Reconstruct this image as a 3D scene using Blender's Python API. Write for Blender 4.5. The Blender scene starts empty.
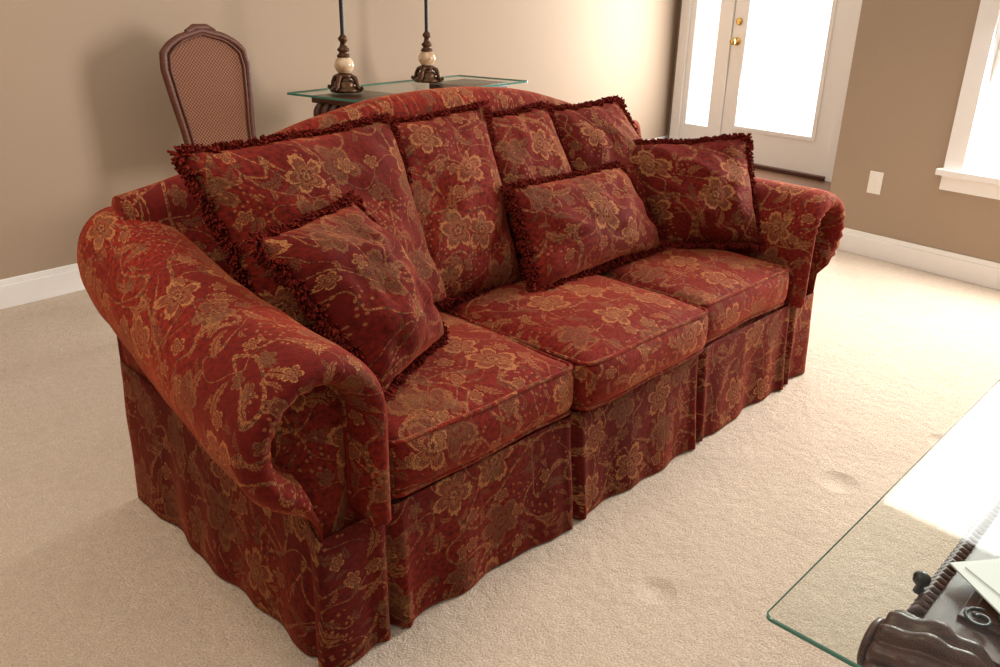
import bpy, math, random
from math import sin, cos, pi, sqrt, exp, radians, atan2
from mathutils import Vector, Matrix, noise
random.seed(7)
scene = bpy.context.scene
scene.view_settings.view_transform = 'Standard'

# ------------------------------------------------------------------ node helpers
class NT:
    def __init__(s, name):
        s.mat = bpy.data.materials.new(name); s.mat.use_nodes = True
        s.t = s.mat.node_tree; s.t.nodes.clear()
        s.out = s.t.nodes.new('ShaderNodeOutputMaterial')
    def n(s, typ, **kw):
        nd = s.t.nodes.new(typ)
        for k, v in kw.items(): setattr(nd, k, v)
        return nd
    def put(s, sock, v):
        if v is None: return
        if isinstance(v, bpy.types.NodeSocket): s.t.links.new(v, sock)
        else: sock.default_value = v
    def m(s, op, a, b=None, c=None, clamp=False):
        nd = s.n('ShaderNodeMath', operation=op); nd.use_clamp = clamp
        s.put(nd.inputs[0], a); s.put(nd.inputs[1], b); s.put(nd.inputs[2], c)
        return nd.outputs[0]
    def v(s, op, a, b=None, sc=None):
        nd = s.n('ShaderNodeVectorMath', operation=op)
        s.put(nd.inputs[0], a); s.put(nd.inputs[1], b)
        if sc is not None: s.put(nd.inputs['Scale'], sc)
        return nd
    def noise(s, vec, scale, detail=2, rough=.5, dim='3D', dist=0):
        nd = s.n('ShaderNodeTexNoise', noise_dimensions=dim)
        s.put(nd.inputs['Vector'], vec); nd.inputs['Scale'].default_value = scale
        nd.inputs['Detail'].default_value = detail; nd.inputs['Roughness'].default_value = rough
        nd.inputs['Distortion'].default_value = dist
        return nd
    def mix(s, fac, a, b, mode='MIX'):
        nd = s.n('ShaderNodeMix', data_type='RGBA', blend_type=mode)
        s.put(nd.inputs[0], fac); s.put(nd.inputs[6], a); s.put(nd.inputs[7], b)
        return nd.outputs[2]
    def ramp(s, fac, stops, interp='LINEAR'):
        nd = s.n('ShaderNodeValToRGB'); cr = nd.color_ramp; cr.interpolation = interp
        while len(cr.elements) < len(stops): cr.elements.new(.5)
        for e, (p, c) in zip(cr.elements, stops): e.position = p; e.color = c
        s.put(nd.inputs[0], fac); return nd
    def maprange(s, v, a, b, c=0., d=1.):
        nd = s.n('ShaderNodeMapRange'); s.put(nd.inputs[0], v)
        for i, x in enumerate((a, b, c, d)): nd.inputs[i + 1].default_value = x
        return nd.outputs[0]
    def bump(s, h, strength, dist):
        nd = s.n('ShaderNodeBump'); nd.inputs['Strength'].default_value = strength
        nd.inputs['Distance'].default_value = dist; s.put(nd.inputs['Height'], h)
        return nd.outputs[0]
    def bsdf(s, col, rough=.5, normal=None, **kw):
        nd = s.n('ShaderNodeBsdfPrincipled')
        s.put(nd.inputs['Base Color'], col); s.put(nd.inputs['Roughness'], rough)
        if normal is not None: s.put(nd.inputs['Normal'], normal)
        for k, v in kw.items(): s.put(nd.inputs[k.replace('_', ' ')], v)
        s.t.links.new(nd.outputs[0], s.out.inputs[0]); return nd

def C(r, g, b): return (r, g, b, 1)

def fabric_mat(name, seed=0., dark=1., sheen=.46):
    t = NT(name)
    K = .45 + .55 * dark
    uvn = t.n('ShaderNodeUVMap'); uvn.uv_map = 'UVMap'
    uv = t.v('ADD', uvn.outputs[0], (seed, seed * .7, 0)).outputs[0]
    wn = t.noise(uv, 7, 1, dim='2D')
    w = t.v('SUBTRACT', wn.outputs['Color'], (.5, .5, .5)).outputs[0]
    uvw = t.v('ADD', uv, t.v('SCALE', w, sc=.035).outputs[0]).outputs[0]
    fine = t.noise(uv, 300, 1, dim='2D').outputs['Fac']
    fine2 = t.noise(uv, 90, 2, dim='2D').outputs['Fac']
    GOLD = C(.40 * K, .175 * K, .065 * K); TAN = C(.32 * K, .13 * K, .05 * K); OLV = C(.10 * K, .048 * K, .022 * K)
    big = t.noise(uv, 2.6, 2, dim='2D').outputs['Fac']
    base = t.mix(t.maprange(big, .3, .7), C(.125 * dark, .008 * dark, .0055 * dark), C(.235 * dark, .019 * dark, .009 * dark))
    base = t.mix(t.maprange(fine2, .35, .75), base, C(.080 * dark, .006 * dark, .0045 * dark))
    col = base
    def over(col, mask, c): return t.mix(mask, col, c)
    def cell(scale, rnd, off):
        vo = t.n('ShaderNodeTexVoronoi', voronoi_dimensions='2D', feature='F1')
        p = t.v('ADD', uvw, (off, off * 1.3, 0)).outputs[0]
        t.put(vo.inputs['Vector'], p); vo.inputs['Scale'].default_value = scale
        vo.inputs['Randomness'].default_value = rnd
        loc = t.v('SCALE', t.v('SUBTRACT', p, vo.outputs['Position']).outputs[0], sc=scale).outputs[0]
        sp = t.n('ShaderNodeSeparateXYZ'); t.put(sp.inputs[0], loc)
        sc = t.n('ShaderNodeSeparateColor'); t.put(sc.inputs[0], vo.outputs['Color'])
        return sp.outputs[0], sp.outputs[1], sc.outputs[0], sc.outputs[1], sc.outputs[2]
    vm = None
    for off, scl, wd in ((0, 5.6, .012), (13.1, 7.6, .010)):
        nn = t.noise(t.v('ADD', uvw, (off, off, 0)).outputs[0], scl, .5, dim='2D', dist=.45).outputs['Fac']
        line = t.m('LESS_THAN', t.m('ABSOLUTE', t.m('SUBTRACT', nn, .5)), wd)
        vm = line if vm is None else t.m('MAXIMUM', vm, line)
    brk = t.maprange(fine, .32, .56)
    vm = t.m('MULTIPLY', vm, t.m('MULTIPLY', brk, .8))
    vcol = t.mix(t.maprange(fine2, .35, .65), GOLD, OLV)
    col = over(col, vm, vcol); tot = vm
    # leaves
    for scale, rnd, off, a, wl, thr in ((11.5, .95, 3.3, .45, .16, .42), (20., 1., 8.9, .40, .14, .48)):
        x, y, r, g, b = cell(scale, rnd, off)
        an = t.m('MULTIPLY', r, 6.283)
        ca = t.m('COSINE', an); sa = t.m('SINE', an)
        lx = t.m('ADD', t.m('MULTIPLY', x, ca), t.m('MULTIPLY', y, sa))
        ly = t.m('SUBTRACT', t.m('MULTIPLY', y, ca), t.m('MULTIPLY', x, sa))
        ly = t.m('ADD', ly, t.m('MULTIPLY', t.m('MULTIPLY', lx, lx), .8))
        q1 = t.m('DIVIDE', lx, a)
        ww = t.m('MULTIPLY', t.m('SUBTRACT', 1., t.m('MULTIPLY', q1, q1)), wl)
        ww = t.m('MULTIPLY', ww, t.m('ADD', .8, t.m('MULTIPLY', t.m('SINE', t.m('MULTIPLY', lx, 45.)), .2)))
        ay = t.m('ABSOLUTE', ly)
        mk = t.m('MULTIPLY', t.m('LESS_THAN', ay, ww), t.m('GREATER_THAN', ay, .016))
        mk = t.m('MULTIPLY', mk, t.m('GREATER_THAN', g, thr))
        mk = t.m('MULTIPLY', mk, t.m('MAXIMUM', brk, .25))
        stripe = t.m('GREATER_THAN', t.m('SINE', t.m('ADD', t.m('MULTIPLY', lx, 50.), t.m('MULTIPLY', ay, 60.))), -.2)
        lc = t.mix(t.m('GREATER_THAN', b, .5), OLV, TAN)
        lc = t.mix(t.m('MULTIPLY', stripe, .55), lc, C(.19 * K, .08 * K, .034 * K))
        col = over(col, t.m('MULTIPLY', mk, .78), lc); tot = t.m('MAXIMUM', tot, mk)
    # flowers
    for scale, rnd, off, R, thr in ((6.2, .8, 0., .37, .20), (13.5, .9, 5.5, .27, .6)):
        x, y, r, g, b = cell(scale, rnd, off)
        an = t.m('ADD', t.m('ARCTAN2', y, x), t.m('MULTIPLY', r, 6.283))
        rad = t.m('SQRT', t.m('ADD', t.m('MULTIPLY', x, x), t.m('MULTIPLY', y, y)))
        pet = t.m('POWER', t.m('ABSOLUTE', t.m('COSINE', t.m('MULTIPLY', an, 2.5))), .6)
        frill = t.m('MULTIPLY', t.m('SINE', t.m('MULTIPLY', an, 25.)), .035)
        RR = t.m('MULTIPLY', t.m('ADD', t.m('ADD', .36, frill), t.m('MULTIPLY', pet, .64)),
                 t.m('MULTIPLY', t.m('ADD', .72, t.m('MULTIPLY', g, .4)), R))
        q = t.m('DIVIDE', rad, RR)
        S = lambda r_, g_, b_, a_: (r_ * K, g_ * K, b_ * K, a_)
        rp = t.ramp(q, [(0, S(.06, .025, .015, 1)), (.10, S(.40, .18, .065, 1)), (.20, S(.09, .045, .022, 1)), (.27, (.22, .012, .008, 0)),
                        (.33, S(.31, .13, .05, 1)), (.52, S(.16, .075, .034, 1)), (.66, S(.25, .085, .038, .7)), (.80, S(.44, .20, .072, 1)), (.98, (0, 0, 0, 0))], 'CONSTANT')
        ol = t.m('GREATER_THAN', t.m('SINE', t.m('MULTIPLY', an, 35.)), .45)
        ol = t.m('MULTIPLY', ol, t.m('MULTIPLY', t.m('GREATER_THAN', q, .34), t.m('LESS_THAN', q, .80)))
        fc = t.mix(t.m('MULTIPLY', ol, .7), rp.outputs[0], C(.12, .016, .010))
        fc = t.mix(t.m('MULTIPLY', t.m('GREATER_THAN', b, .60), .7), fc, OLV)
        mk = t.m('MULTIPLY', rp.outputs[1], t.m('GREATER_THAN', g, thr))
        mk = t.m('MULTIPLY', mk, t.m('MAXIMUM', brk, .35))
        col = over(col, t.m('MULTIPLY', mk, .84), fc); tot = t.m('MAXIMUM', tot, mk)
    x, y, r, g, b = cell(52, .9, 1.7)
    rad = t.m('ADD', t.m('MULTIPLY', x, x), t.m('MULTIPLY', y, y))
    mk = t.m('MULTIPLY', t.m('LESS_THAN', rad, .03), t.m('GREATER_THAN', t.noise(uv, 9, 1, dim='2D').outputs['Fac'], .58))
    col = over(col, t.m('MULTIPLY', mk, .6), TAN)
    h = t.m('ADD', t.m('ADD', t.m('MULTIPLY', tot, .5), t.m('MULTIPLY', fine, .9)), t.m('MULTIPLY', t.noise(uv, 14, 2, dim='2D').outputs['Fac'], 2.5))
    nrm = t.bump(h, .55, .002)
    t.bsdf(col, .85, nrm, Sheen_Weight=sheen, Sheen_Roughness=.34, Sheen_Tint=C(1, .19, .08), Specular_IOR_Level=.12)
    return t.mat

def simple(name, col, rough=.5, nscale=None, col2=None, bump=0, dist=.002, **kw):
    t = NT(name)
    tc = t.n('ShaderNodeTexCoord').outputs['Object']
    nz = t.noise(tc, nscale or 20, 3).outputs['Fac']
    c = t.mix(t.maprange(nz, .3, .7), C(*col), C(*(col2 or tuple(x * .98 for x in col))))
    nrm = t.bump(nz, bump, dist) if bump else None
    t.bsdf(c, rough, nrm, **kw)
    return t.mat

def wood_mat(name, a, b, rough=.35, scale=6, spec=.5):
    t = NT(name)
    tc = t.n('ShaderNodeTexCoord').outputs['Object']
    mp = t.n('ShaderNodeMapping'); t.put(mp.inputs[0], tc); mp.inputs['Scale'].default_value = (1, 1, 6)
    nz = t.noise(mp.outputs[0], scale * 3, 4, .6, dist=1.5).outputs['Fac']
    c = t.mix(t.maprange(nz, .3, .7), C(*a), C(*b))
    t.bsdf(c, rough, t.bump(nz, .15, .002), Specular_IOR_Level=spec)
    return t.mat

def carpet_mat():
    t = NT('carpet_pile')
    tc = t.n('ShaderNodeTexCoord').outputs['Object']
    f = t.noise(tc, 200, 3, .65).outputs['Fac']
    m_ = t.noise(tc, 38, 4, .65).outputs['Fac']
    b = t.noise(tc, 1.6, 3).outputs['Fac']
    fp = t.noise(tc, 6.5, 2).outputs['Fac']
    c = t.mix(t.maprange(f, .32, .68), C(.52, .40, .29), C(.84, .70, .56))
    c = t.mix(t.m('MULTIPLY', t.maprange(m_, .4, .7), .38), c, C(.50, .38, .28))
    c = t.mix(t.m('MULTIPLY', t.maprange(b, .35, .7), .25), c, C(.55, .43, .33))
    c = t.mix(t.m('MULTIPLY', t.maprange(fp, .56, .62), .10), c, C(.50, .38, .29))
    h = t.m('ADD', t.m('ADD', f, t.m('MULTIPLY', m_, 1.6)), t.m('MULTIPLY', fp, 2.2))
    for px, py, r_ in ((1.433, -.417, .06), (.674, -.318, .05), (.18, -.36, .04), (1.9, -.55, .05)):    # furniture dents in the pile
        d = t.v('DISTANCE', tc, (px, py, 0)).outputs['Value']
        h = t.m('SUBTRACT', h, t.maprange(d, r_ * .25, r_, 3.2, 0))
    t.bsdf(c, .95, t.bump(h, .85, .009), Sheen_Weight=.15, Specular_IOR_Level=.1)
    return t.mat

def glass_mat(name, tint=(.95, .98, .965)):
    t = NT(name)
    tr = t.n('ShaderNodeBsdfTransparent'); tr.inputs[0].default_value = C(*tint)
    gl = t.n('ShaderNodeBsdfGlossy'); gl.inputs['Roughness'].default_value = .03
    gl.inputs[0].default_value = C(.9, .92, .92)
    lw = t.n('ShaderNodeLayerWeight'); lw.inputs[0].default_value = .5
    fr = t.m('ADD', t.m('MULTIPLY', t.m('POWER', lw.outputs['Facing'], 5.), .20), .010)
    mx = t.n('ShaderNodeMixShader')
    t.put(mx.inputs[0], fr); t.t.links.new(tr.outputs[0], mx.inputs[1]); t.t.links.new(gl.outputs[0], mx.inputs[2])
    t.t.links.new(mx.outputs[0], t.out.inputs[0])
    return t.mat

def emit_mat(name, col, s):
    t = NT(name)
    e = t.n('ShaderNodeEmission'); e.inputs[0].default_value = C(*col); e.inputs[1].default_value = s
    tc = t.n('ShaderNodeTexCoord').outputs['Object']
    nz = t.noise(tc, 2, 1).outputs['Fac']
    t.put(e.inputs[0], t.mix(t.maprange(nz, .3, .7), C(*col), C(col[0] * .97, col[1] * .98, col[2])))
    t.t.links.new(e.outputs[0], t.out.inputs[0]); return t.mat

def cane_mat():
    t = NT('woven_cane')
    uvn = t.n('ShaderNodeTexCoord').outputs['Object']
    sp = t.n('ShaderNodeSeparateXYZ'); t.put(sp.inputs[0], uvn)
    k = 2 * pi / .016
    a = t.m('SINE', t.m('MULTIPLY', sp.outputs[0], k)); b = t.m('SINE', t.m('MULTIPLY', sp.outputs[2], k))
    d = t.m('MULTIPLY', a, b)
    c = t.mix(t.maprange(d, -.2, .3), C(.26, .105, .05), C(.085, .027, .014))
    t.bsdf(c, .6, t.bump(d, .4, .002), Specular_IOR_Level=.2); return t.mat

FAB = fabric_mat('red_floral_chenille', 0.)
FAB_SHADED = fabric_mat('red_floral_chenille_shaded', 1.3, .66, .26)  # same fabric darkened: skirt shade painted into the colour
FAB_PILLOW_SHADED = fabric_mat('red_floral_chenille_pillow_shaded', 3.7, .80, .40)  # same fabric, darker: pillow shade put into the colour
FRINGE = simple('brush_fringe', (.20, .018, .011), 1., 120, (.09, .013, .009), Specular_IOR_Level=.05)
CARPET = carpet_mat()
WALL = simple('tan_wall_paint', (.385, .285, .20), .8, 60, (.377, .279, .196), .05, .001)
WHITE = simple('white_trim_paint', (.88, .86, .83), .4)
PANE = emit_mat('daylit_glass', (1, .99, .98), 2.0)
GLASS = glass_mat('clear_glass')
GEDGE = simple('green_glass_edge', (.05, .18, .13), .2)
DWOOD = wood_mat('dark_carved_wood', (.034, .010, .006), (.105, .034, .018), .38, spec=.35)
RWOOD = wood_mat('red_brown_wood', (.14, .042, .020), (.07, .021, .011), .45, spec=.3)
CANE = cane_mat()
BRONZE = simple('aged_bronze', (.12, .055, .025), .35, 40, (.05, .02, .01), .3, .003, Metallic=.7)
BLACKM = simple('black_iron', (.015, .012, .011), .4, 50)
MARBLE = simple('cream_marble', (.72, .56, .38), .2, 28, (.42, .22, .10))
BRASS = simple('polished_brass', (.75, .5, .16), .2, 30, Metallic=1.)
PLASTIC = simple('ivory_plastic', (.86, .83, .76), .4)
PAPER = simple('white_paper', (.78, .76, .76), .7)
SHADE = simple('linen_lampshade', (.75, .65, .5), .8, 80)
TILE = wood_mat('foyer_hardwood', (.10, .045, .02), (.06, .025, .012), .3)

# ------------------------------------------------------------------ mesh builder
class MB:
    def __init__(s): s.v = []; s.f = []; s.m = []; s.uv = []
    def face(s, idx, mat=0, uvs=None):
        s.f.append(tuple(idx)); s.m.append(mat); s.uv.append(uvs)
    def grid(s, P, UV=None, cu=False, cv=False, mat=0, flip=False):
        nu, nv = len(P), len(P[0]); b = len(s.v)
        for r in P: s.v += [tuple(p) for p in r]
        for i in range(nu if cu else nu - 1):
            for j in range(nv if cv else nv - 1):
                i2, j2 = (i + 1) % nu, (j + 1) % nv
                ids = [b + i * nv + j, b + i2 * nv + j, b + i2 * nv + j2, b + i * nv + j2]
                uu = None
                if UV: uu = [UV(i, j), UV(i + 1, j), UV(i + 1, j + 1), UV(i, j + 1)]
                if flip: ids.reverse(); uu = uu and uu[::-1]
                s.face(ids, mat, uu)
        return b
    def box(s, lo, hi, M=None, mat=0):
        b = len(s.v)
        for x in (lo[0], hi[0]):
            for y in (lo[1], hi[1]):
                for z in (lo[2], hi[2]):
                    p = Vector((x, y, z)); s.v.append(tuple(M @ p if M else p))
        for q in ((0, 1, 3, 2), (4, 6, 7, 5), (0, 4, 5, 1), (2, 3, 7, 6), (0, 2, 6, 4), (1, 5, 7, 3)):
            s.face([b + i for i in q], mat)
    def tube(s, path, r, n=8, closed=False, mat=0, caps=True, uvs=True):
        path = [Vector(p) for p in path]; N = len(path); rings = []; ln = 0; L = []
        prev = None
        for i in range(N):
            a = path[(i - 1) % N] if (closed or i > 0) else path[i]
            c = path[(i + 1) % N] if (closed or i < N - 1) else path[i]
            d = (c - a).normalized()
            if prev is None:
                up = Vector((0, 0, 1)) if abs(d.z) < .9 else Vector((1, 0, 0))
                x = d.cross(up).normalized()
            else:
                x = (prev - d * prev.dot(d)).normalized()
            prev = x; y = d.cross(x)
            rr = r[i] if isinstance(r, (list, tuple)) else r
            rings.append([path[i] + (x * cos(2 * pi * k / n) + y * sin(2 * pi * k / n)) * rr for k in range(n)])
            L.append(ln); ln += (path[(i + 1) % N] - path[i]).length
        L.append(ln)
        b = s.grid(rings, (lambda i, j: (L[min(i, len(L) - 1)], j * .004)) if uvs else None, cu=closed, cv=True, mat=mat)
        if not closed and caps:
            s.face([b + k for k in range(n)][::-1], mat); s.face([b + (N - 1) * n + k for k in range(n)], mat)
    def lathe(s, prof, M=None, n=28, mat=0):
        P = []
        for (r, z) in prof:
            row = []
            for k in range(n):
                p = Vector((r * cos(2 * pi * k / n), r * sin(2 * pi * k / n), z)); row.append(M @ p if M else p)
            P.append(row)
        s.grid(P, cv=True, mat=mat, flip=True)
    def build(s, name, mats, parent=None, smooth=True, loc=None, bevel=0):
        me = bpy.data.meshes.new(name); me.from_pydata(s.v, [], s.f)
        for m_ in (mats if isinstance(mats, (list, tuple)) else [mats]): me.materials.append(m_)
        uvl = me.uv_layers.new(name='UVMap')
        for p, mi, uu in zip(me.polygons, s.m, s.uv):
            p.material_index = mi; p.use_smooth = smooth
            for k, li in enumerate(p.loop_indices):
                if uu: uvl.data[li].uv = uu[k]
                else:
                    co = me.vertices[me.loops[li].vertex_index].co; nn = p.normal
                    ax = max(range(3), key=lambda a: abs(nn[a]))
                    uvl.data[li].uv = ((co.y, co.z) if ax == 0 else (co.x, co.z) if ax == 1 else (co.x, co.y))
        me.validate(); me.update()
        ob = bpy.data.objects.new(name, me); scene.collection.objects.link(ob)
        if loc: ob.location = loc
        if parent: ob.parent = parent
        if bevel:
            bm_ = ob.modifiers.new('bevel', 'BEVEL'); bm_.width = bevel; bm_.segments = 2; bm_.limit_method = 'ANGLE'
        return ob

def empty(name):
    e = bpy.data.objects.new(name, None); scene.collection.objects.link(e); return e

def nz(p, sc, seed=0): return noise.noise(Vector((p[0] * sc + seed, p[1] * sc + seed * .7, p[2] * sc)))

# ------------------------------------------------------------------ SOFA
wA, wc, D = .163, .576, .895
L = 2 * wA + 3 * wc
sofa = empty('sofa')
ARM_R = [.154]
def arm_profile(t):
    """list of (x,z) for left arm; t 0 front ..1 back"""
    r = ARM_R[0] - .028 * t
    cz = .535 + .142 * t - .03 * sin(pi * t)
    cx = wA - r + .004 + .018 * t
    pts = []
    for k in range(7): pts.append((wA + .004, .30 + (cz - .30) * k / 7))
    n = 34
    for k in range(n + 1):
        a = radians(252) * k / n
        pts.append((cx + r * cos(a), cz + r * sin(a)))
    x0, z0 = pts[-1]
    xb = .004
    zb = z0 - .006
    for k in range(1, 8):
        s_ = k / 7
        pts.append((x0 + (xb - x0) * min(1, s_ * 3), zb + (.28 - zb) * s_))
    return pts, (cx, cz, r)

def build_arm(name, mirror):
    mb = MB()
    ARM_R[0] = .140 if mirror else .154
    ys = [0.012 + (D - .03) * k / 26 for k in range(27)]
    p0, _ = arm_profile(0); S = [0]
    for a, b in zip(p0, p0[1:]): S.append(S[-1] + sqrt((a[0] - b[0]) ** 2 + (a[1] - b[1]) ** 2))
    FR = {41: .75, 42: .35, 43: .15}
    def offset(pts, d, c):
        out = []
        n = len(pts)
        for i, (x, z) in enumerate(pts):
            a = pts[max(i - 1, 0)]; b = pts[min(i + 1, n - 1)]
            tx, tz = b[0] - a[0], b[1] - a[1]; l = sqrt(tx * tx + tz * tz) or 1
            if 7 <= i <= 41:
                tx, tz = -(z - c[1]), (x - c[0]); l = sqrt(tx * tx + tz * tz)
            de = d * (1 if i <= 40 else FR.get(i, .10))
            out.append((x - tz / l * de, z + tx / l * de))
        return out
    rows = []; V = []; last = None
    for ins, y in ((.066, .044), (.064, .024), (.060, .002), (.053, -.016), (.042, -.028), (.028, -.032), (.015, -.024), (.005, -.007), (0, .014)):
        pts, c = arm_profile(0)
        o = offset(pts, ins, c)
        row = []
        for i, (x, z) in enumerate(o):
            if i > 41: y_ = .010 + (y - .014) * .30
            else: y_ = y
            a = atan2(z - c[1], x - c[0])
            pl = .0042 * sin(a * 20) * (1 if (ins > .02 and 6 < i < 40) else 0)
            row.append((x, y_ + pl, z))
        rows.append(row)
        V.append(0 if last is None else V[-1] + sqrt((ins - last[0]) ** 2 + (y - last[1]) ** 2)); last = (ins, y)
    v0 = V[-1] - .014
    for k, y in enumerate(ys[1:]):
        t = (y - .012) / (D - .03)
        pts, c = arm_profile(t)
        e = max(0, (t - .90) / .10)
        row = []
        for i, (x, z) in enumerate(pts):
            if e > 0:
                f = sqrt(max(0, 1 - (e * .85) ** 2))
                if i > 6 and i < 42: x = c[0] + (x - c[0]) * (.7 + .3 * f); z = c[1] + (z - c[1]) * (.7 + .3 * f)
            d = .005 * nz((x, y, z), 5, 3) + .003 * nz((x, y, z), 14, 9)
            row.append((x + d, y, z + d))
        rows.append(row); V.append(v0 + y)
    if mirror: rows = [[(L - x, y, z) for x, y, z in r] for r in rows]
    ou = 2.3 if mirror else 0
    b = mb.grid(rows, lambda i, j: (ou + V[min(i, len(V) - 1)], S[min(j, len(S) - 1)]), flip=mirror)
    inner = rows[0]; n = len(inner)
    half = n // 2
    P = []
    for k in range(half):
        a, d = Vector(inner[k]), Vector(inner[n - 1 - k])
        P.append([a.lerp(d, s_ / 6) + Vector((0, -.010 * sin(pi * s_ / 6), 0)) for s_ in range(7)])
    base = len(mb.v)
    for r in P: mb.v += [tuple(p) for p in r]
    for i in range(half - 1):
        for j in range(6):
            ids = [base + i * 7 + j, base + (i + 1) * 7 + j, base + (i + 1) * 7 + j + 1, base + i * 7 + j + 1]
            if not mirror: ids.reverse()
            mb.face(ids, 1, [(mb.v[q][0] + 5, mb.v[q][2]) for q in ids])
    nr = len(rows); n = len(rows[0]); o = b + (nr - 1) * n
    ids = [o + k for k in range(n)]
    if mirror: ids.reverse()
    mb.face(ids)
    ob = mb.build(name, [FAB, FAB_SHADED], sofa)  # recessed scroll face takes the darkened fabric as painted shade
    w = MB()
    w.tube([Vector(p) + Vector((0, -.004, 0)) for p in inner[:41]], .0050, 8)
    w.build(name + '_welt', FAB, sofa)
    return ob
build_arm('arm_left', False); build_arm('arm_right', True)

def hb(x):
    d = abs(x - L / 2); return .795 + .205 * exp(-(d / .76) ** 2.6)
def build_back():
    mb = MB(); rows = []; nx = 60
    x0, x1 = .03, L - .03
    V = None
    for i in range(nx + 1):
        x = x0 + (x1 - x0) * i / nx; h = hb(x); r = .062
        e = min(1, min(x - x0, x1 - x) / .05)
        rr = r * (.55 + .45 * sqrt(1 - (1 - e) ** 2))
        prof = [(.60, .32), (.64, .5), (.675, .65)]
        cy, cz = .80, h - rr
        prof.append((cy - rr - .012, (cz + .65) / 2 + .02))
        for k in range(13):
            a = pi - pi * k / 12 * 1.05
            prof.append((cy + rr * cos(a), cz + rr * sin(a)))
        for k in range(1, 8):
            prof.append((cy + rr * .97 + .008 * k / 7, cz - .01 + (.28 - cz) * k / 7))
        row = [(x, y + .003 * nz((x, y, z), 7), z + .004 * nz((x, y, z), 6, 4)) for y, z in prof]
        if V is None:
            V = [0]
            for a, b in zip(prof, prof[1:]): V.append(V[-1] + sqrt((a[0] - b[0]) ** 2 + (a[1] - b[1]) ** 2))
        rows.append(row)
    b = mb.grid(rows, lambda i, j: (x0 + (x1 - x0) * i / nx + 7, V[min(j, len(V) - 1)]))
    n = len(rows[0])
    mb.face([b + k for k in range(n)]); mb.face([b + nx * n + k for k in range(n)][::-1])
    mb.build('camel_back', FAB, sofa)
    f = MB(); f.box((.02, .03, .10), (L - .02, .84, .315)); f.build('frame', FAB, sofa, smooth=False, bevel=.01)
build_back()

def build_skirt():
    mb = MB()
    o = .001
    corners = [(-o, D - .035), (-o, -o), (L + o, -o), (L + o, D - .035)]
    path = []
    step = .010
    s = 0
    segs = [(0, 1, (-1, 0)), (1, 2, (0, -1)), (2, 3, (1, 0)), (3, 0, (0, 1))]
    for si, (a, b, nn) in enumerate(segs):
        A = Vector(corners[a]); B = Vector(corners[b]); l = (B - A).length; n = int(l / step)
        for k in range(n):
            p = A.lerp(B, k / n); dd = k / n * l; de = l - dd
            N = Vector(nn)
            prevn = Vector(segs[(si - 1) % 4][2]); nextn = Vector(segs[(si + 1) % 4][2])
            if dd < .02: N = (N * (.5 + dd / .04) + prevn * (.5 - dd / .04)).normalized() * 1.1
            if de < .02: N = (N * (.5 + de / .04) + nextn * (.5 - de / .04)).normalized() * 1.1
            path.append((p.x, p.y, N.x, N.y, s + dd, nn))
        s += l
    nzl = 20; rows = []
    pleats = [wA, wA + wc, wA + 2 * wc, wA + 3 * wc]
    for (x, y, nx_, ny_, ss, nn) in path:
        row = []; top = .312
        if nn[1] == 0: top = .312 + .085 * min(1, max(0, y / .10))
        for k in range(nzl + 1):
            f = k / nzl; z = top - (top - .006) * f
            out = (.001 if nn != (0, -1) else .002) + .009 * f
            out += f * (.007 * sin(ss * 17 + 1.2 * sin(ss * 5)) + .0045 * sin(ss * 41 + 2))
            out += .004 * noise.noise(Vector((ss * 9, z * 6, 0)))
            if nn == (0, -1):
                out += .014 * exp(-((x - L / 2) / .55) ** 4) * f
                for px in pleats:
                    d = x - px
                    out -= (.010 + .022 * f) * exp(-(d / .010) ** 2)
                    out += (.004 + .012 * f) * exp(-((abs(d) - .028) / .016) ** 2)
            elif nn[1] == 0:
                out -= (.004 + .012 * f) * exp(-((y - .04) / .010) ** 2)
            row.append((x + nx_ * out, y + ny_ * out, z))
        rows.append(row)
    mb.grid(rows, lambda i, j: (path[i][4] + 11 if i < len(path) else s + 11, 1 - j * .306 / nzl), cu=True, flip=True)
    ob = mb.build('skirt', FAB_SHADED, sofa)
    so = ob.modifiers.new('thick', 'SOLIDIFY'); so.thickness = .004; so.offset = -1
build_skirt()

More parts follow.
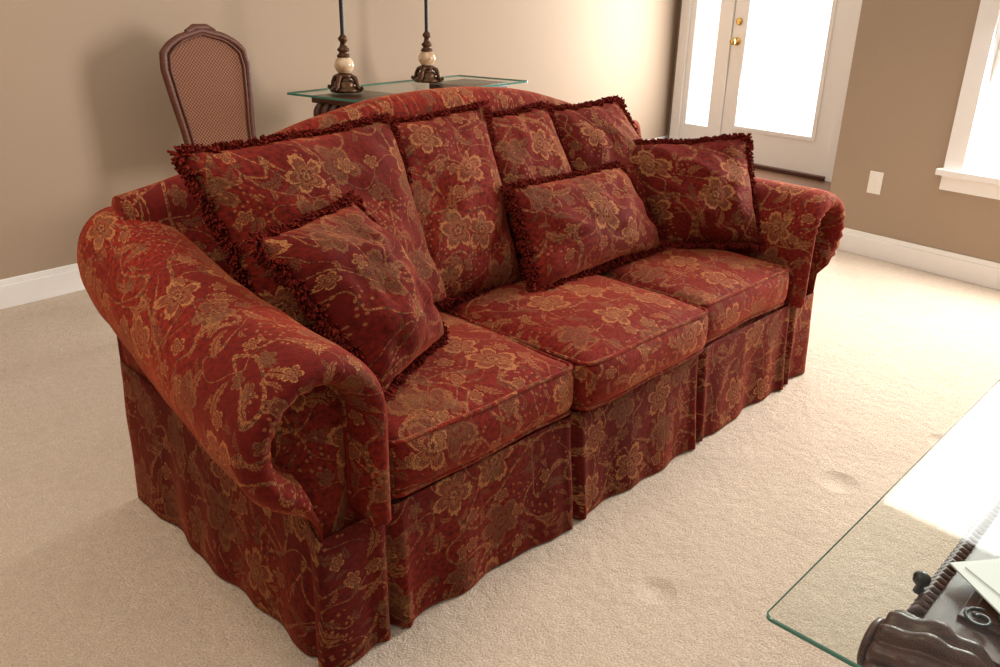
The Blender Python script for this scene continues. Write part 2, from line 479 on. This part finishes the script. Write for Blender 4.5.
def rbox(name, lo, hi, r, crown=0, n=22, uvo=0, mat=FAB, parent=sofa, front_puff=0, seed=0):
    mb = MB(); lo = Vector(lo); hi = Vector(hi); c = (lo + hi) / 2; h = (hi - lo) / 2
    def shape(p):
        q = Vector((max(-h.x + r, min(h.x - r, p.x)), max(-h.y + r, min(h.y - r, p.y)), max(-h.z + r, min(h.z - r, p.z))))
        d = p - q
        m_ = max(abs(d.x), abs(d.y), abs(d.z))
        if m_ > 1e-6: d = d.normalized() * r
        o = q + d
        u, v = o.x / h.x, o.y / h.y
        u_, v_ = min(1, abs(u)), min(1, abs(v))
        cr = crown * (1 - u_ ** 3.2) * (1 - v_ ** 3.2)
        if o.z > 0: o.z += cr * (o.z / h.z)
        w_ = min(1, abs(o.z) / h.z)
        if abs(v) > .8: o.y += math.copysign(front_puff * (1 - u_ ** 4) * (1 - w_ ** 2), v)
        o += Vector((1, 1, 1)) * .004 * nz(o + c, 6, seed)
        if o.z > 0: o.z += .005 * nz(o + c, 11, seed + 4)
        return o + c
    ax = [(0, 1, 2), (1, 2, 0), (2, 0, 1)]
    for (a, b_, k) in ax:
        for sgn in (-1, 1):
            P = []
            na = n if a != 2 else 8; nb = n if b_ != 2 else 8
            def loc(i, nn_, hh):
                t_ = i / nn_ * 2 - 1; return hh * math.copysign(1 - (1 - abs(t_)) ** 1.35, t_)
            for i in range(na + 1):
                row = []
                for j in range(nb + 1):
                    p = [0, 0, 0]; p[a] = loc(i, na, h[a]); p[b_] = loc(j, nb, h[b_]); p[k] = sgn * h[k]
                    row.append(shape(Vector(p)))
                P.append(row)
            def UV(i, j, P=P, a=a, b_=b_, k=k, sgn=sgn):
                p = P[i][j]
                if k == 2: return (p.x + uvo, p.y + uvo)
                if k == 1: return (p.x + uvo, p.z + uvo * .5 + 1.3)
                return (p.y + uvo + .7, p.z + uvo)
            mb.grid(P, UV, flip=(sgn < 0))
    ob = mb.build(name, mat, parent)
    wd = ob.modifiers.new('weld', 'WELD'); wd.merge_threshold = .0006
    pp = MB()
    for zz in (1, -1):
        path = []
        k2 = .35 * r
        cr_ = r * 1.0
        for cxs, cys, a0 in ((1, 1, 0), (-1, 1, 90), (-1, -1, 180), (1, -1, 270)):
            for q in range(7):
                a = radians(a0 + q * 15)
                path.append(Vector(((h.x - cr_) * cxs + (cr_ - k2 * .55) * cos(a), (h.y - cr_) * cys + (cr_ - k2 * .55) * sin(a), 0)))
            nxt = {(1, 1): (-1, 1), (-1, 1): (-1, -1), (-1, -1): (1, -1), (1, -1): (1, 1)}[(cxs, cys)]
            A = path[-1]; an = radians(a0 + 90)
            B = Vector(((h.x - cr_) * nxt[0] + (cr_ - k2 * .55) * cos(an), (h.y - cr_) * nxt[1] + (cr_ - k2 * .55) * sin(an), 0))
            for q in range(1, 16): path.append(A.lerp(B, q / 16))
        pts = []
        for p in path:
            z = zz * (h.z - k2 * .55)
            o = Vector((p.x, p.y, z)) + c
            o += Vector((1, 1, 1)) * .004 * nz(o, 6, seed)
            pts.append(o)
        pp.tube(pts, .0055, 8, closed=True)
    pp.build(name + '_piping', mat, parent)

rbox('seat_cushion_1', (wA + .004, -.012, .320), (wA + wc - .003, .64, .450), .034, .030, uvo=0, front_puff=.014, seed=1)
rbox('seat_cushion_2', (wA + wc + .002, -.034, .320), (wA + 2 * wc - .012, .64, .453), .034, .034, uvo=20, front_puff=.016, seed=5)
rbox('seat_cushion_3', (wA + 2 * wc - .004, .000, .320), (wA + 3 * wc - .030, .64, .450), .034, .028, uvo=40, front_puff=.012, seed=9)

def pillow(name, TL, TR, BR, BL, T, Tb=None, parent=None, seed=0, fringe=True, uvo=0, mat=FAB_PILLOW_SHADED, pinch=.05):
    TL, TR, BR, BL = map(Vector, (TL, TR, BR, BL)); Tb = T * .7 if Tb is None else Tb
    W = ((TR - TL).length + (BR - BL).length) / 2; H = ((TL - BL).length + (TR - BR).length) / 2
    nrm = (BR - TL).cross(TR - BL).normalized()
    cen = (TL + TR + BR + BL) / 4
    if nrm.dot(Vector((-.67, -1.11, 1.26)) - cen) < 0: nrm = -nrm
    N = 34
    def base(u, v):
        uu = u * (1 - pinch * (1 - v * v)); vv = v * (1 - pinch * (1 - u * u))
        a, b = (uu + 1) / 2, (vv + 1) / 2
        p = BL.lerp(BR, a).lerp(TL.lerp(TR, a), b)
        return p + nrm * .012 * nz((u, v, 0), 1.9, seed + 2) + Vector((0, 0, 1)) * .006 * nz((u, v, 0), 2.3, seed + 8)
    def thick(u, v):
        return max(0, (1 - abs(u) ** 2.4)) ** .55 * max(0, (1 - abs(v) ** 2.4)) ** .55
    mb = MB()
    def loc(i): t_ = i / N * 2 - 1; return math.copysign(1 - (1 - abs(t_)) ** 1.4, t_)
    for side, TT in ((1, T), (-1, Tb)):
        P = []
        for i in range(N + 1):
            row = []
            for j in range(N + 1):
                u, v = loc(i), loc(j); p = base(u, v); th = thick(u, v)
                wr = 1 + .18 * nz((u * 1.2, v * 1.2, 0), 1.6, seed) + .14 * nz((u, v, 0), 4.2, seed + 5)
                for (a, b) in ((1, 1), (-1, 1), (1, -1), (-1, -1)):
                    dx, dy = a - u, b - v; rr = sqrt(dx * dx + dy * dy) + 1e-4
                    an = atan2(abs(dy), abs(dx))
                    wr -= .14 * exp(-((an - .78) / .20) ** 2) * exp(-(rr / .6) ** 2)
                wr *= 1 - .12 * v
                row.append(p + nrm * side * (TT * th * wr + .002))
            P.append(row)
        mb.grid(P, lambda i, j: (loc(min(i, N)) * W / 2 + uvo, loc(min(j, N)) * H / 2 + uvo * .6 + (3 if side < 0 else 0)), flip=False)
    if fringe:
        rnd = random.Random(seed + 3)
        per = []
        for (a, b) in (((-1, -1), (1, -1)), ((1, -1), (1, 1)), ((1, 1), (-1, 1)), ((-1, 1), (-1, -1))):
            ln = (base(*a) - base(*b)).length; cnt = int(ln / .0034)
            for k in range(cnt):
                f = k / cnt; per.append((a[0] + (b[0] - a[0]) * f, a[1] + (b[1] - a[1]) * f))
        n = len(per); pts = [base(u, v) for u, v in per]
        for k in range(n):
            tan = (pts[(k + 2) % n] - pts[k - 2]).normalized()
            out = tan.cross(nrm).normalized()
            if out.dot(pts[k] - cen) < 0: out = -out
            ruf = .15 + sin(k * .36 + seed) * .5
            for lay in range(4):
                a = ruf + rnd.uniform(-.95, .95); ll = rnd.uniform(.022, .032)
                d = (out * cos(a) + nrm * sin(a) + tan * rnd.uniform(-.45, .45)).normalized()
                p0 = pts[k] - out * .008; p1 = p0 + d * ll * .55
                p2 = p0 + d * ll + tan * rnd.uniform(-.004, .004) + Vector((0, 0, -.003))
                mb.tube([p0, p1, p2], [.0018, .0036, .0030], 4, mat=1, uvs=False)
    return mb.build(name, [mat, FRINGE], parent)

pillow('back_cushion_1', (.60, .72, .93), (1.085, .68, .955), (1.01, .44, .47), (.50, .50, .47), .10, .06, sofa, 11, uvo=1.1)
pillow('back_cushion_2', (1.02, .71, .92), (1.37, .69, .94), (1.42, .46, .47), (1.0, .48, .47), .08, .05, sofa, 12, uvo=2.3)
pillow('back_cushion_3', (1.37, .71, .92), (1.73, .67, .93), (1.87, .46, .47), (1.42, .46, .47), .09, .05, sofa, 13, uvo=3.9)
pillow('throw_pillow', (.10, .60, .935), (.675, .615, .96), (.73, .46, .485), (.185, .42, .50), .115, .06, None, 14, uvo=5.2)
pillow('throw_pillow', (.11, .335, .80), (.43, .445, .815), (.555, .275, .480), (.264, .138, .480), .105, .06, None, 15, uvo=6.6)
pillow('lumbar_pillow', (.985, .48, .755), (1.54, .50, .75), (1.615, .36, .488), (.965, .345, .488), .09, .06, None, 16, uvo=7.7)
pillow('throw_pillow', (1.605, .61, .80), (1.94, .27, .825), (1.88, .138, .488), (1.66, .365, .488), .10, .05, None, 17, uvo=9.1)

# ------------------------------------------------------------------ ROOM
def frame(P0, P1):
    d = Vector((P1[0] - P0[0], P1[1] - P0[1], 0)); l = d.length; d.normalize()
    yv = Vector((-d.y, d.x, 0))
    M = Matrix(((d.x, yv.x, 0, P0[0]), (d.y, yv.y, 0, P0[1]), (0, 0, 1, 0), (0, 0, 0, 1)))
    return M, l
def boxes(name, M, lst, mats, parent=None, bevel=0, smooth=False):
    mb = MB()
    for it in lst:
        lo, hi = it[0], it[1]; mb.box(lo, hi, None, it[2] if len(it) > 2 else 0)
    ob = mb.build(name, mats, parent, smooth=smooth, bevel=bevel)
    ob.matrix_world = M
    return ob
HH = 2.6
mb = MB(); mb.box((-3.2, -4.2, -.05), (3.78, 3.3, 0)); mb.build('floor', CARPET, smooth=False)
mb = MB(); mb.box((3.78, -4.2, -.05), (6.4, 3.3, 0)); mb.build('floor_foyer', TILE, smooth=False)
dwB = (5.775, 3.085); dwA = (5.466, .45)
wbl = (-3.2, 2.65 - (.16 + 3.2) * .077)
MBk, lb = frame(dwB, wbl)
boxes('wall_back', MBk, [((-.15, -.12, 0), (lb, 0, HH))], [WALL])
boxes('baseboard_back', MBk, [((0, 0, 0), (lb, .016, .10)), ((0, 0, .10), (lb, .010, .125))], [WHITE], bevel=.003)
MD, ld = frame(dwA, dwB)
def yl(y): return (y - dwA[1]) / .9931
dl, dr = yl(2.48), yl(1.47)
ga, gb = dr + .15, dl - .11
sl0, sl1 = dl + .09, yl(2.92)
# foyer wall with a real door opening
boxes('wall_foyer', MD, [((-.2, -.12, 0), (dr - .01, 0, HH)), ((sl1 + .01, -.12, 0), (ld, 0, HH)), ((dr - .01, -.12, 2.06), (sl1 + .01, 0, HH))], [WALL])
wr1 = (3.782, .712); wr0 = (3.782 - .1166 * 4.9, .712 - 4.9)
MR, lr = frame(wr0, wr1)
winx1 = lr - .575; winx0 = winx1 - 1.35
wz0, wz1 = .50, 2.15
boxes('wall_right', MR, [((0, -.14, 0), (winx0 + .08, 0, HH)), ((winx1 - .08, -.14, 0), (lr, 0, HH)),
                         ((winx0 + .08, -.14, 0), (winx1 - .08, 0, wz0 + .02)), ((winx0 + .08, -.14, wz1), (winx1 - .08, 0, HH))], [WALL])
MRet, lret = frame(wr1, (dwA[0], dwA[1] + .06))
boxes('wall_foyer_side', MRet, [((.0, -.12, 0), (lret, 0, HH))], [WALL])
boxes('baseboard_right', MR, [((0, 0, 0), (lr, .016, .10)), ((0, 0, .10), (lr, .010, .125))], [WHITE], bevel=.003)
MF, lf = frame((-3.2, -4.2), (3.3, -4.2))
boxes('wall_front', MF, [((0, -.12, 0), (lf, 0, HH))], [WALL])
ML, ll_ = frame(wbl, (-3.2, -4.2))
boxes('wall_left', ML, [((0, -.12, 0), (ll_, 0, HH))], [WALL])
win = [((winx0, 0, wz0 + .022), (winx0 + .09, .02, wz1)), ((winx1 - .09, 0, wz0 + .022), (winx1, .02, wz1)), ((winx0, 0, wz1), (winx1, .02, wz1 + .09)),
       ((winx0 - .02, -.10, wz0 - .008), (winx1 + .02, .05, wz0 + .022)), ((winx0, 0, wz0 - .08), (winx1, .018, wz0 - .008)),
       ((winx0 + .081, -.12, wz0 + .022), (winx0 + .092, -.001, wz1 - .001)), ((winx1 - .092, -.12, wz0 + .022), (winx1 - .081, -.001, wz1 - .001)),
       ((winx0 + .13, -.10, wz0 + .022), (winx1 - .13, -.05, wz0 + .07)), ((winx0 + .13, -.10, wz1 - .05), (winx1 - .13, -.05, wz1 - .001)),
       ((winx0 + .092, -.10, wz0 + .022), (winx0 + .13, -.05, wz1 - .001)), ((winx1 - .13, -.10, wz0 + .022), (winx1 - .092, -.05, wz1 - .001)),
       ((winx0 + .13, -.10, 1.30), (winx1 - .13, -.05, 1.35)),
       ((winx0 + .10, -.085, wz0 + .03), (winx1 - .10, -.08, wz1 - .01), 1)]
boxes('window_1', MR, win, [WHITE, PANE], bevel=.003)
ox = lr - .245
o = [((ox - .036, 0, .335), (ox + .036, .006, .45)), ((ox - .016, .006, .35), (ox + .016, .009, .385)), ((ox - .016, .006, .40), (ox + .016, .009, .435))]
boxes('wall_outlet', MR, o, [PLASTIC], bevel=.003)
door = empty('door_1')
parts = [((gb, 0, .03), (dl, .045, 2.05)), ((dr, 0, .03), (ga, .045, 2.05)), ((ga, 0, 1.90), (gb, .045, 2.05)), ((ga, 0, .03), (gb, .045, .28))]
boxes('door_leaf', MD, parts, [WHITE], door)
gm = [((ga - .005, .044, .275), (ga + .025, .055, 1.905)), ((gb - .025, .044, .275), (gb + .005, .055, 1.905)), ((ga + .025, .044, .275), (gb - .025, .055, .305)), ((ga + .025, .044, 1.875), (gb - .025, .055, 1.905))]
boxes('glass_moulding', MD, gm, [WHITE], door)
boxes('door_glass', MD, [((ga, .015, .28), (gb, .03, 1.90))], [PANE], door)
boxes('sidelight', MD, [((sl0 - .085, 0, 0), (sl0 - .01, .06, 2.059)), ((sl0 - .01, 0, .03), (sl0 + .06, .04, 2.05)), ((sl1 - .05, 0, .03), (sl1, .04, 2.05)), ((sl0 + .06, 0, .03), (sl1 - .05, .04, .26)), ((sl0 + .06, 0, 1.95), (sl1 - .05, .04, 2.05)),
                        ((sl0 + .06, .01, .26), (sl1 - .05, .025, 1.95), 1)], [WHITE, PANE], door)
boxes('casing', MD, [((sl1, .002, 0), (sl1 + .09, .065, 2.06)), ((dr - .10, .002, 0), (dr, .065, 2.06)), ((dr - .1, .002, 2.06), (sl1 + .09, .065, 2.16))], [WHITE], door)
boxes('threshold', MD, [((dr, 0, 0), (sl1, .09, .03))], [DWOOD], door, bevel=.004)
for nm, zz, rr in (('knob', .96, .03), ('deadbolt', 1.11, .026)):
    k = MB(); Mk = MD @ Matrix.Translation((dl - .055, .045, zz)) @ Matrix.Rotation(radians(-90), 4, 'X')
    if nm == 'knob': k.lathe([(0, 0), (.032, 0), (.030, .008), (.012, .012), (.011, .03), (.024, .04), (.029, .055), (.022, .07), (0, .074)], Mk)
    else: k.lathe([(0, 0), (.029, 0), (.027, .012), (.018, .016), (0, .018)], Mk)
    k.build(nm, BRASS, door)

# ------------------------------------------------------------------ CONSOLE TABLE
con = empty('console_table')
cz_ = .82
Mc = Matrix.Translation((2.20, 2.31, 0)) @ Matrix.Rotation(.17, 4, 'Z')
def glass_slab(name, hw, hd, z, th, rad, M, parent):
    mb = MB(); path = []
    for cxs, cys, a0 in ((1, 1, 0), (-1, 1, 90), (-1, -1, 180), (1, -1, 270)):
        for q in range(7):
            a = radians(a0 + 15 * q); path.append(((hw - rad) * cxs + rad * cos(a), (hd - rad) * cys + rad * sin(a)))
    n = len(path)
    rows = []
    for ins, zz in ((.002, z), (0, z - .0015), (0, z - th)):
        rows.append([(x * (1 - ins / hw), y * (1 - ins / hd), zz) for x, y in path])
    mb.grid(rows, cv=True, mat=1, flip=True)
    mb.face(list(range(n)), 0); mb.face([2 * n + k for k in range(n)][::-1], 0)
    ob = mb.build(name, [GLASS, GEDGE], parent, smooth=False); ob.matrix_world = M; return ob
glass_slab('glass_top', .68, .25, cz_, .010, .02, Mc, con)
for sx in (-1, 1):
    mb = MB()
    cxp = .44 * sx
    mb.box((cxp - .13, -.15, 0), (cxp + .13, .15, .05)); mb.box((cxp - .11, -.13, .05), (cxp + .11, .13, .08))
    prof = [(.085, .08), (.10, .12), (.06, .20), (.045, .32), (.07, .46), (.095, .56), (.07, .64), (.055, .68), (.09, .72), (.11, .75)]
    mb.lathe(prof, Matrix.Translation((cxp, 0, 0)), 20)
    for s2 in (-1, 1):
        pth = []
        for k in range(26):
            a = k / 25 * 2.6 * pi; rr = .075 * (1 - k / 32)
            pth.append((cxp + s2 * (.13 + rr * cos(a + pi)), 0, .735 + rr * sin(a + pi) * .8))
        for yy in (-.10, -.05, 0, .05, .10): mb.tube([(p[0], yy, p[2]) for p in pth], [.024 * (1 - k / 60) for k in range(26)], 8)
    mb.box((cxp - .17, -.15, .775), (cxp + .17, .15, .809))
    ob = mb.build('pedestal_%d' % (1 if sx < 0 else 2), DWOOD, con, bevel=.004); ob.matrix_world = Mc
# ------------------------------------------------------------------ LAMPS
def lamp(x, y):
    e = empty('table_lamp'); z0 = cz_
    T = Matrix.Translation((x, y, z0))
    mb = MB()
    mb.lathe([(0, 0), (.072, 0), (.075, .012), (.062, .022), (.052, .032), (.056, .042), (.040, .052), (.030, .062), (.044, .072), (.036, .082), (.030, .088)], T)
    for k in range(4):
        a = k * pi / 2 + .4
        pth = [(cos(a) * r_, sin(a) * r_, z_) for r_, z_ in ((.035, .075), (.055, .065), (.065, .045), (.070, .025), (.085, .012), (.093, .018), (.09, .028))]
        mb.tube([T @ Vector(p) for p in pth], [.010, .012, .012, .011, .010, .009, .006], 8)
    mb.lathe([(.030, .158), (.036, .163), (.028, .172), (.020, .180), (.030, .190), (.030, .196), (.018, .206), (.014, .225), (.022, .236), (.024, .244), (.012, .258)], T)
    mb.build('bronze_base', BRONZE, e)
    m2 = MB(); m2.lathe([(.028, .086), (.038, .096), (.047, .114), (.048, .126), (.040, .146), (.028, .160)], T); m2.build('marble_ball', MARBLE, e)
    m3 = MB(); m3.lathe([(.012, .25), (.0105, .27), (.0105, .70), (.014, .705), (.014, .74), (0, .745)], T, 16); m3.build('pole', BLACKM, e)
    m4 = MB(); m4.lathe([(.16, .66), (.08, .90), (.078, .90), (.157, .66)], T, 36); m4.build('shade', SHADE, e)
    m5 = MB(); m5.lathe([(0, .87), (.08, .872), (.08, .868), (0, .862)], T, 24); m5.tube([T @ Vector((0, 0, .74)), T @ Vector((0, 0, .93))], .004, 6); m5.build('shade_spider', BLACKM, e)
lamp(1.735, 2.30); lamp(2.385, 2.45)

# ------------------------------------------------------------------ CHAIR
chair = empty('cane_back_chair')
Mch = Matrix.Translation((1.125, 2.38, 0)) @ Matrix.Rotation(radians(6), 4, 'Z')
lean = lambda z: .10 * max(0, z - .46) / .65
def half_w(s):
    pts = [(0, .160), (.25, .172), (.5, .192), (.72, .206), (.84, .196), (.90, .160), (.95, .11), (1.0, .0)]
    for (a, b), (c, d) in zip(pts, pts[1:]):
        if s <= c: return b + (d - b) * (s - a) / (c - a)
    return 0
zb0, zb1 = .56, 1.10
outline = []
for k in range(41):
    s_ = k / 40; s_ = 1 - (1 - s_) ** 1.5
    outline.append((half_w(s_), zb0 + (zb1 - zb0) * s_))
loop = [(x, z) for x, z in outline] + [(-x, z) for x, z in outline[::-1][1:]]
mb = MB(); mb.tube([(x, lean(z), z) for x, z in loop], .016, 10, closed=True)
mb.tube([(x * .88, lean(z) - .010, zb0 + (z - zb0) * .95 + .013) for x, z in loop], .006, 8, closed=True)
mb.tube([(-.07, lean(1.10), 1.095), (-.03, lean(1.11), 1.112), (.03, lean(1.11), 1.112), (.07, lean(1.10), 1.095)], [.010, .016, .016, .010], 10)
for sx in (-1, 1):
    mb.tube([(sx * .160, lean(.6), .58), (sx * .170, lean(.5), .50), (sx * .19, .0, .44), (sx * .19, .03, .2), (sx * .19, .08, 0)], [.017, .018, .02, .017, .014], 8)
    mb.tube([(sx * .22, -.42, .44), (sx * .235, -.44, .36), (sx * .215, -.42, .18), (sx * .225, -.45, .02), (sx * .23, -.47, .0)], [.03, .028, .016, .013, .02], 8)
ob = mb.build('frame', RWOOD, chair); ob.matrix_world = Mch
mb = MB()
P = [[(-x * .95 + 2 * x * .95 * j / 8, lean(z) + .004, z) for j in range(9)] for x, z in outline]
mb.grid(P); P2 = [[(p[0], p[1] - .008, p[2]) for p in r] for r in P]; mb.grid(P2, flip=True)
ob = mb.build('cane_panel', CANE, chair); ob.matrix_world = Mch
mb = MB(); mb.box((-.225, -.45, .40), (.225, .02, .45)); ob = mb.build('seat_rail', RWOOD, chair, smooth=False, bevel=.012); ob.matrix_world = Mch
mb = MB()
P = []
for i in range(13):
    row = []
    for j in range(13):
        u, v = i / 6 - 1, j / 6 - 1
        row.append((u * .215, -.215 + v * .225, .447 + .045 * (1 - abs(u) ** 3) ** .5 * (1 - abs(v) ** 3) ** .5))
    P.append(row)
mb.grid(P); ob = mb.build('seat_pad', SHADE, chair); ob.matrix_world = Mch

# ------------------------------------------------------------------ COFFEE TABLE
ct = empty('coffee_table')
Mt = Matrix.Translation((.278 + .70, -.735 - .42, 0))
glass_slab('glass_top', .70, .42, .435, .007, .012, Mt, ct)
mb = MB()
bx0, bx1, by0, by1 = .50, 1.46, -1.44, -.885
mb.box((bx0, by0, .12), (bx1, by1, .375)); mb.box((bx0 - .02, by0 - .02, .375), (bx1 + .02, by1 + .02, .388)); mb.box((bx0 - .02, by0 - .02, .10), (bx1 + .02, by1 + .02, .135))
mb.box((bx0 + .04, by0 + .04, .388), (bx1 - .04, by1 - .04, .394)); mb.box((bx0 + .055, by0 + .055, .394), (bx1 - .055, by1 - .055, .3975))
mb.build('carved_chest_base', DWOOD, ct, smooth=False, bevel=.005)
mb = MB()
for yy in (by1 + .012, by0 - .012):
    n = 60
    for k in range(n):
        x = bx0 + (bx1 - bx0) * (k + .5) / n
        mb.tube([(x - .008, yy - .008, .350), (x + .002, yy + .010, .362), (x + .009, yy + .003, .374)], [.004, .008, .004], 6, uvs=False)
        mb.tube([(x - .007, yy + .004, .389), (x, yy - .004, .394), (x + .007, yy - .014, .389)], [.004, .008, .004], 6, uvs=False)
n = 40
for k in range(n):
    y = by0 + (by1 - by0) * (k + .5) / n
    mb.tube([(bx0 - .02, y - .006, .352), (bx0 - .026, y, .362), (bx0 - .02, y + .006, .374)], [.004, .007, .004], 6, uvs=False)
mb.build('rope_moulding', DWOOD, ct)
for ex, sg_ in ((bx0 - .065, 1), (bx1 + .065, -1)):
    for (ya, yb_) in ((by1 + .038, by1 - .16), (by0 - .038, by0 + .16)):
        mb = MB(); rows = []
        ny = 26; nr_ = 120
        for i in range(ny + 1):
            f = i / ny; y = ya + (yb_ - ya) * f
            R0 = .070 * (.45 + .55 * sin(pi * min(1, f * 1.05 + .10)) ** .5) if 0 < i < ny else .012
            R0 *= 1 + .05 * sin(f * 22)
            row = []
            for k in range(nr_):
                a = 2 * pi * k / nr_; R1 = R0 * (1 + .24 * abs(sin(a * 5.5 + f * 3)) - .09)
                row.append((ex + R1 * cos(a), y, .345 + R1 * sin(a)))
            rows.append(row)
        mb.grid(rows, cv=True)
        # volute face at the outer end
        pth = []
        for k in range(28):
            a = k / 27 * 3 * pi; rr = .045 * (1 - k / 32)
            pth.append((ex + rr * cos(a), ya + (.004 if ya > yb_ else -.004), .345 + rr * sin(a)))
        mb.tube(pth, .007, 6, uvs=False)
        y = (ya * .6 + yb_ * .4)
        mb.tube([(ex, y, .32), (ex + .02 * sg_, y, .24), (ex + .035 * sg_, y, .15), (ex - .005 * sg_, y, .06), (ex - .03 * sg_, y, .025), (ex - .045 * sg_, y, .02)],
                [.055, .046, .036, .028, .028, .022], 12)
        mb.build('reeded_scroll_leg', DWOOD, ct)
mb = MB()
mb.lathe([(0, .388), (.009, .388), (.006, .400), (.013, .408), (.013, .418), (.006, .424), (0, .425)], Matrix.Translation((.560, -.862, 0)), 14)
for s0, cx0 in ((1, .56), (-1, .59)):
    pth = []
    for k in range(30):
        a = k / 29 * 2.4 * pi; rr = .024 * (1 - k / 40)
        pth.append((cx0 - .02 + s0 * rr * cos(a), -.975 + .02 * s0 + rr * sin(a), .404))
    mb.tube(pth, .003, 6)
mb.build('iron_scrollwork', BLACKM, ct)
mb = MB()
M_ = Matrix.Translation((.675, -1.035, .4095)) @ Matrix.Rotation(-.66, 4, 'Z')
mb.box((-.125, -.10, 0), (.125, .10, .003), M_)
M_ = Matrix.Translation((.70, -1.05, .4128)) @ Matrix.Rotation(-.52, 4, 'Z')
mb.box((-.125, -.10, 0), (.125, .10, .002), M_)
mb.build('paper_sheets', PAPER, None, smooth=False)

# ------------------------------------------------------------------ LIGHT
w = bpy.data.worlds.new('World'); scene.world = w; w.use_nodes = True
bg = w.node_tree.nodes['Background']; bg.inputs[0].default_value = (1, .94, .86, 1); bg.inputs[1].default_value = .95
def area(name, loc, target, sx, sy, power, col):
    l = bpy.data.lights.new(name, 'AREA'); l.shape = 'RECTANGLE'; l.size = sx; l.size_y = sy; l.energy = power; l.color = col
    o = bpy.data.objects.new(name, l); scene.collection.objects.link(o); o.location = loc
    o.rotation_euler = (Vector(target) - Vector(loc)).to_track_quat('-Z', 'Y').to_euler(); return o
wc_ = MR @ Vector(((winx0 + winx1) / 2, .06, 1.35))
area('window_daylight', wc_, wc_ + (MR.to_3x3() @ Vector((0, 1, -.25))), 1.1, 1.5, 135, (1, .96, .91))
dc_ = MD @ Vector(((dr + dl) / 2, .10, 1.2))
area('door_daylight', dc_, dc_ + (MD.to_3x3() @ Vector((0, 1, -.1))), .7, 1.5, 110, (1, .98, .95))
area('added_warm_fill', (-.55, .35, 2.5), (-.2, .35, 0), .5, .5, 20, (1, .78, .55))  # added warm fill above the left arm, no fixture behind it

# ------------------------------------------------------------------ CAMERA
cx, cy, cz, yaw, pitch, roll, fpx = -.6728, -1.1149, 1.2569, -.7994, .39, .0188, 818.28
fwd = Vector((-sin(yaw) * cos(pitch), cos(yaw) * cos(pitch), -sin(pitch)))
r = Vector((cos(yaw), sin(yaw), 0)); u = r.cross(fwd)
r2 = r * cos(roll) + u * sin(roll); u2 = u * cos(roll) - r * sin(roll)
cam = bpy.data.cameras.new('camera'); co = bpy.data.objects.new('camera', cam); scene.collection.objects.link(co)
cam.sensor_width = 36; cam.lens = fpx * .036; cam.clip_start = .02
co.matrix_world = Matrix(((r2.x, u2.x, -fwd.x, cx), (r2.y, u2.y, -fwd.y, cy), (r2.z, u2.z, -fwd.z, cz), (0, 0, 0, 1)))
scene.camera = co
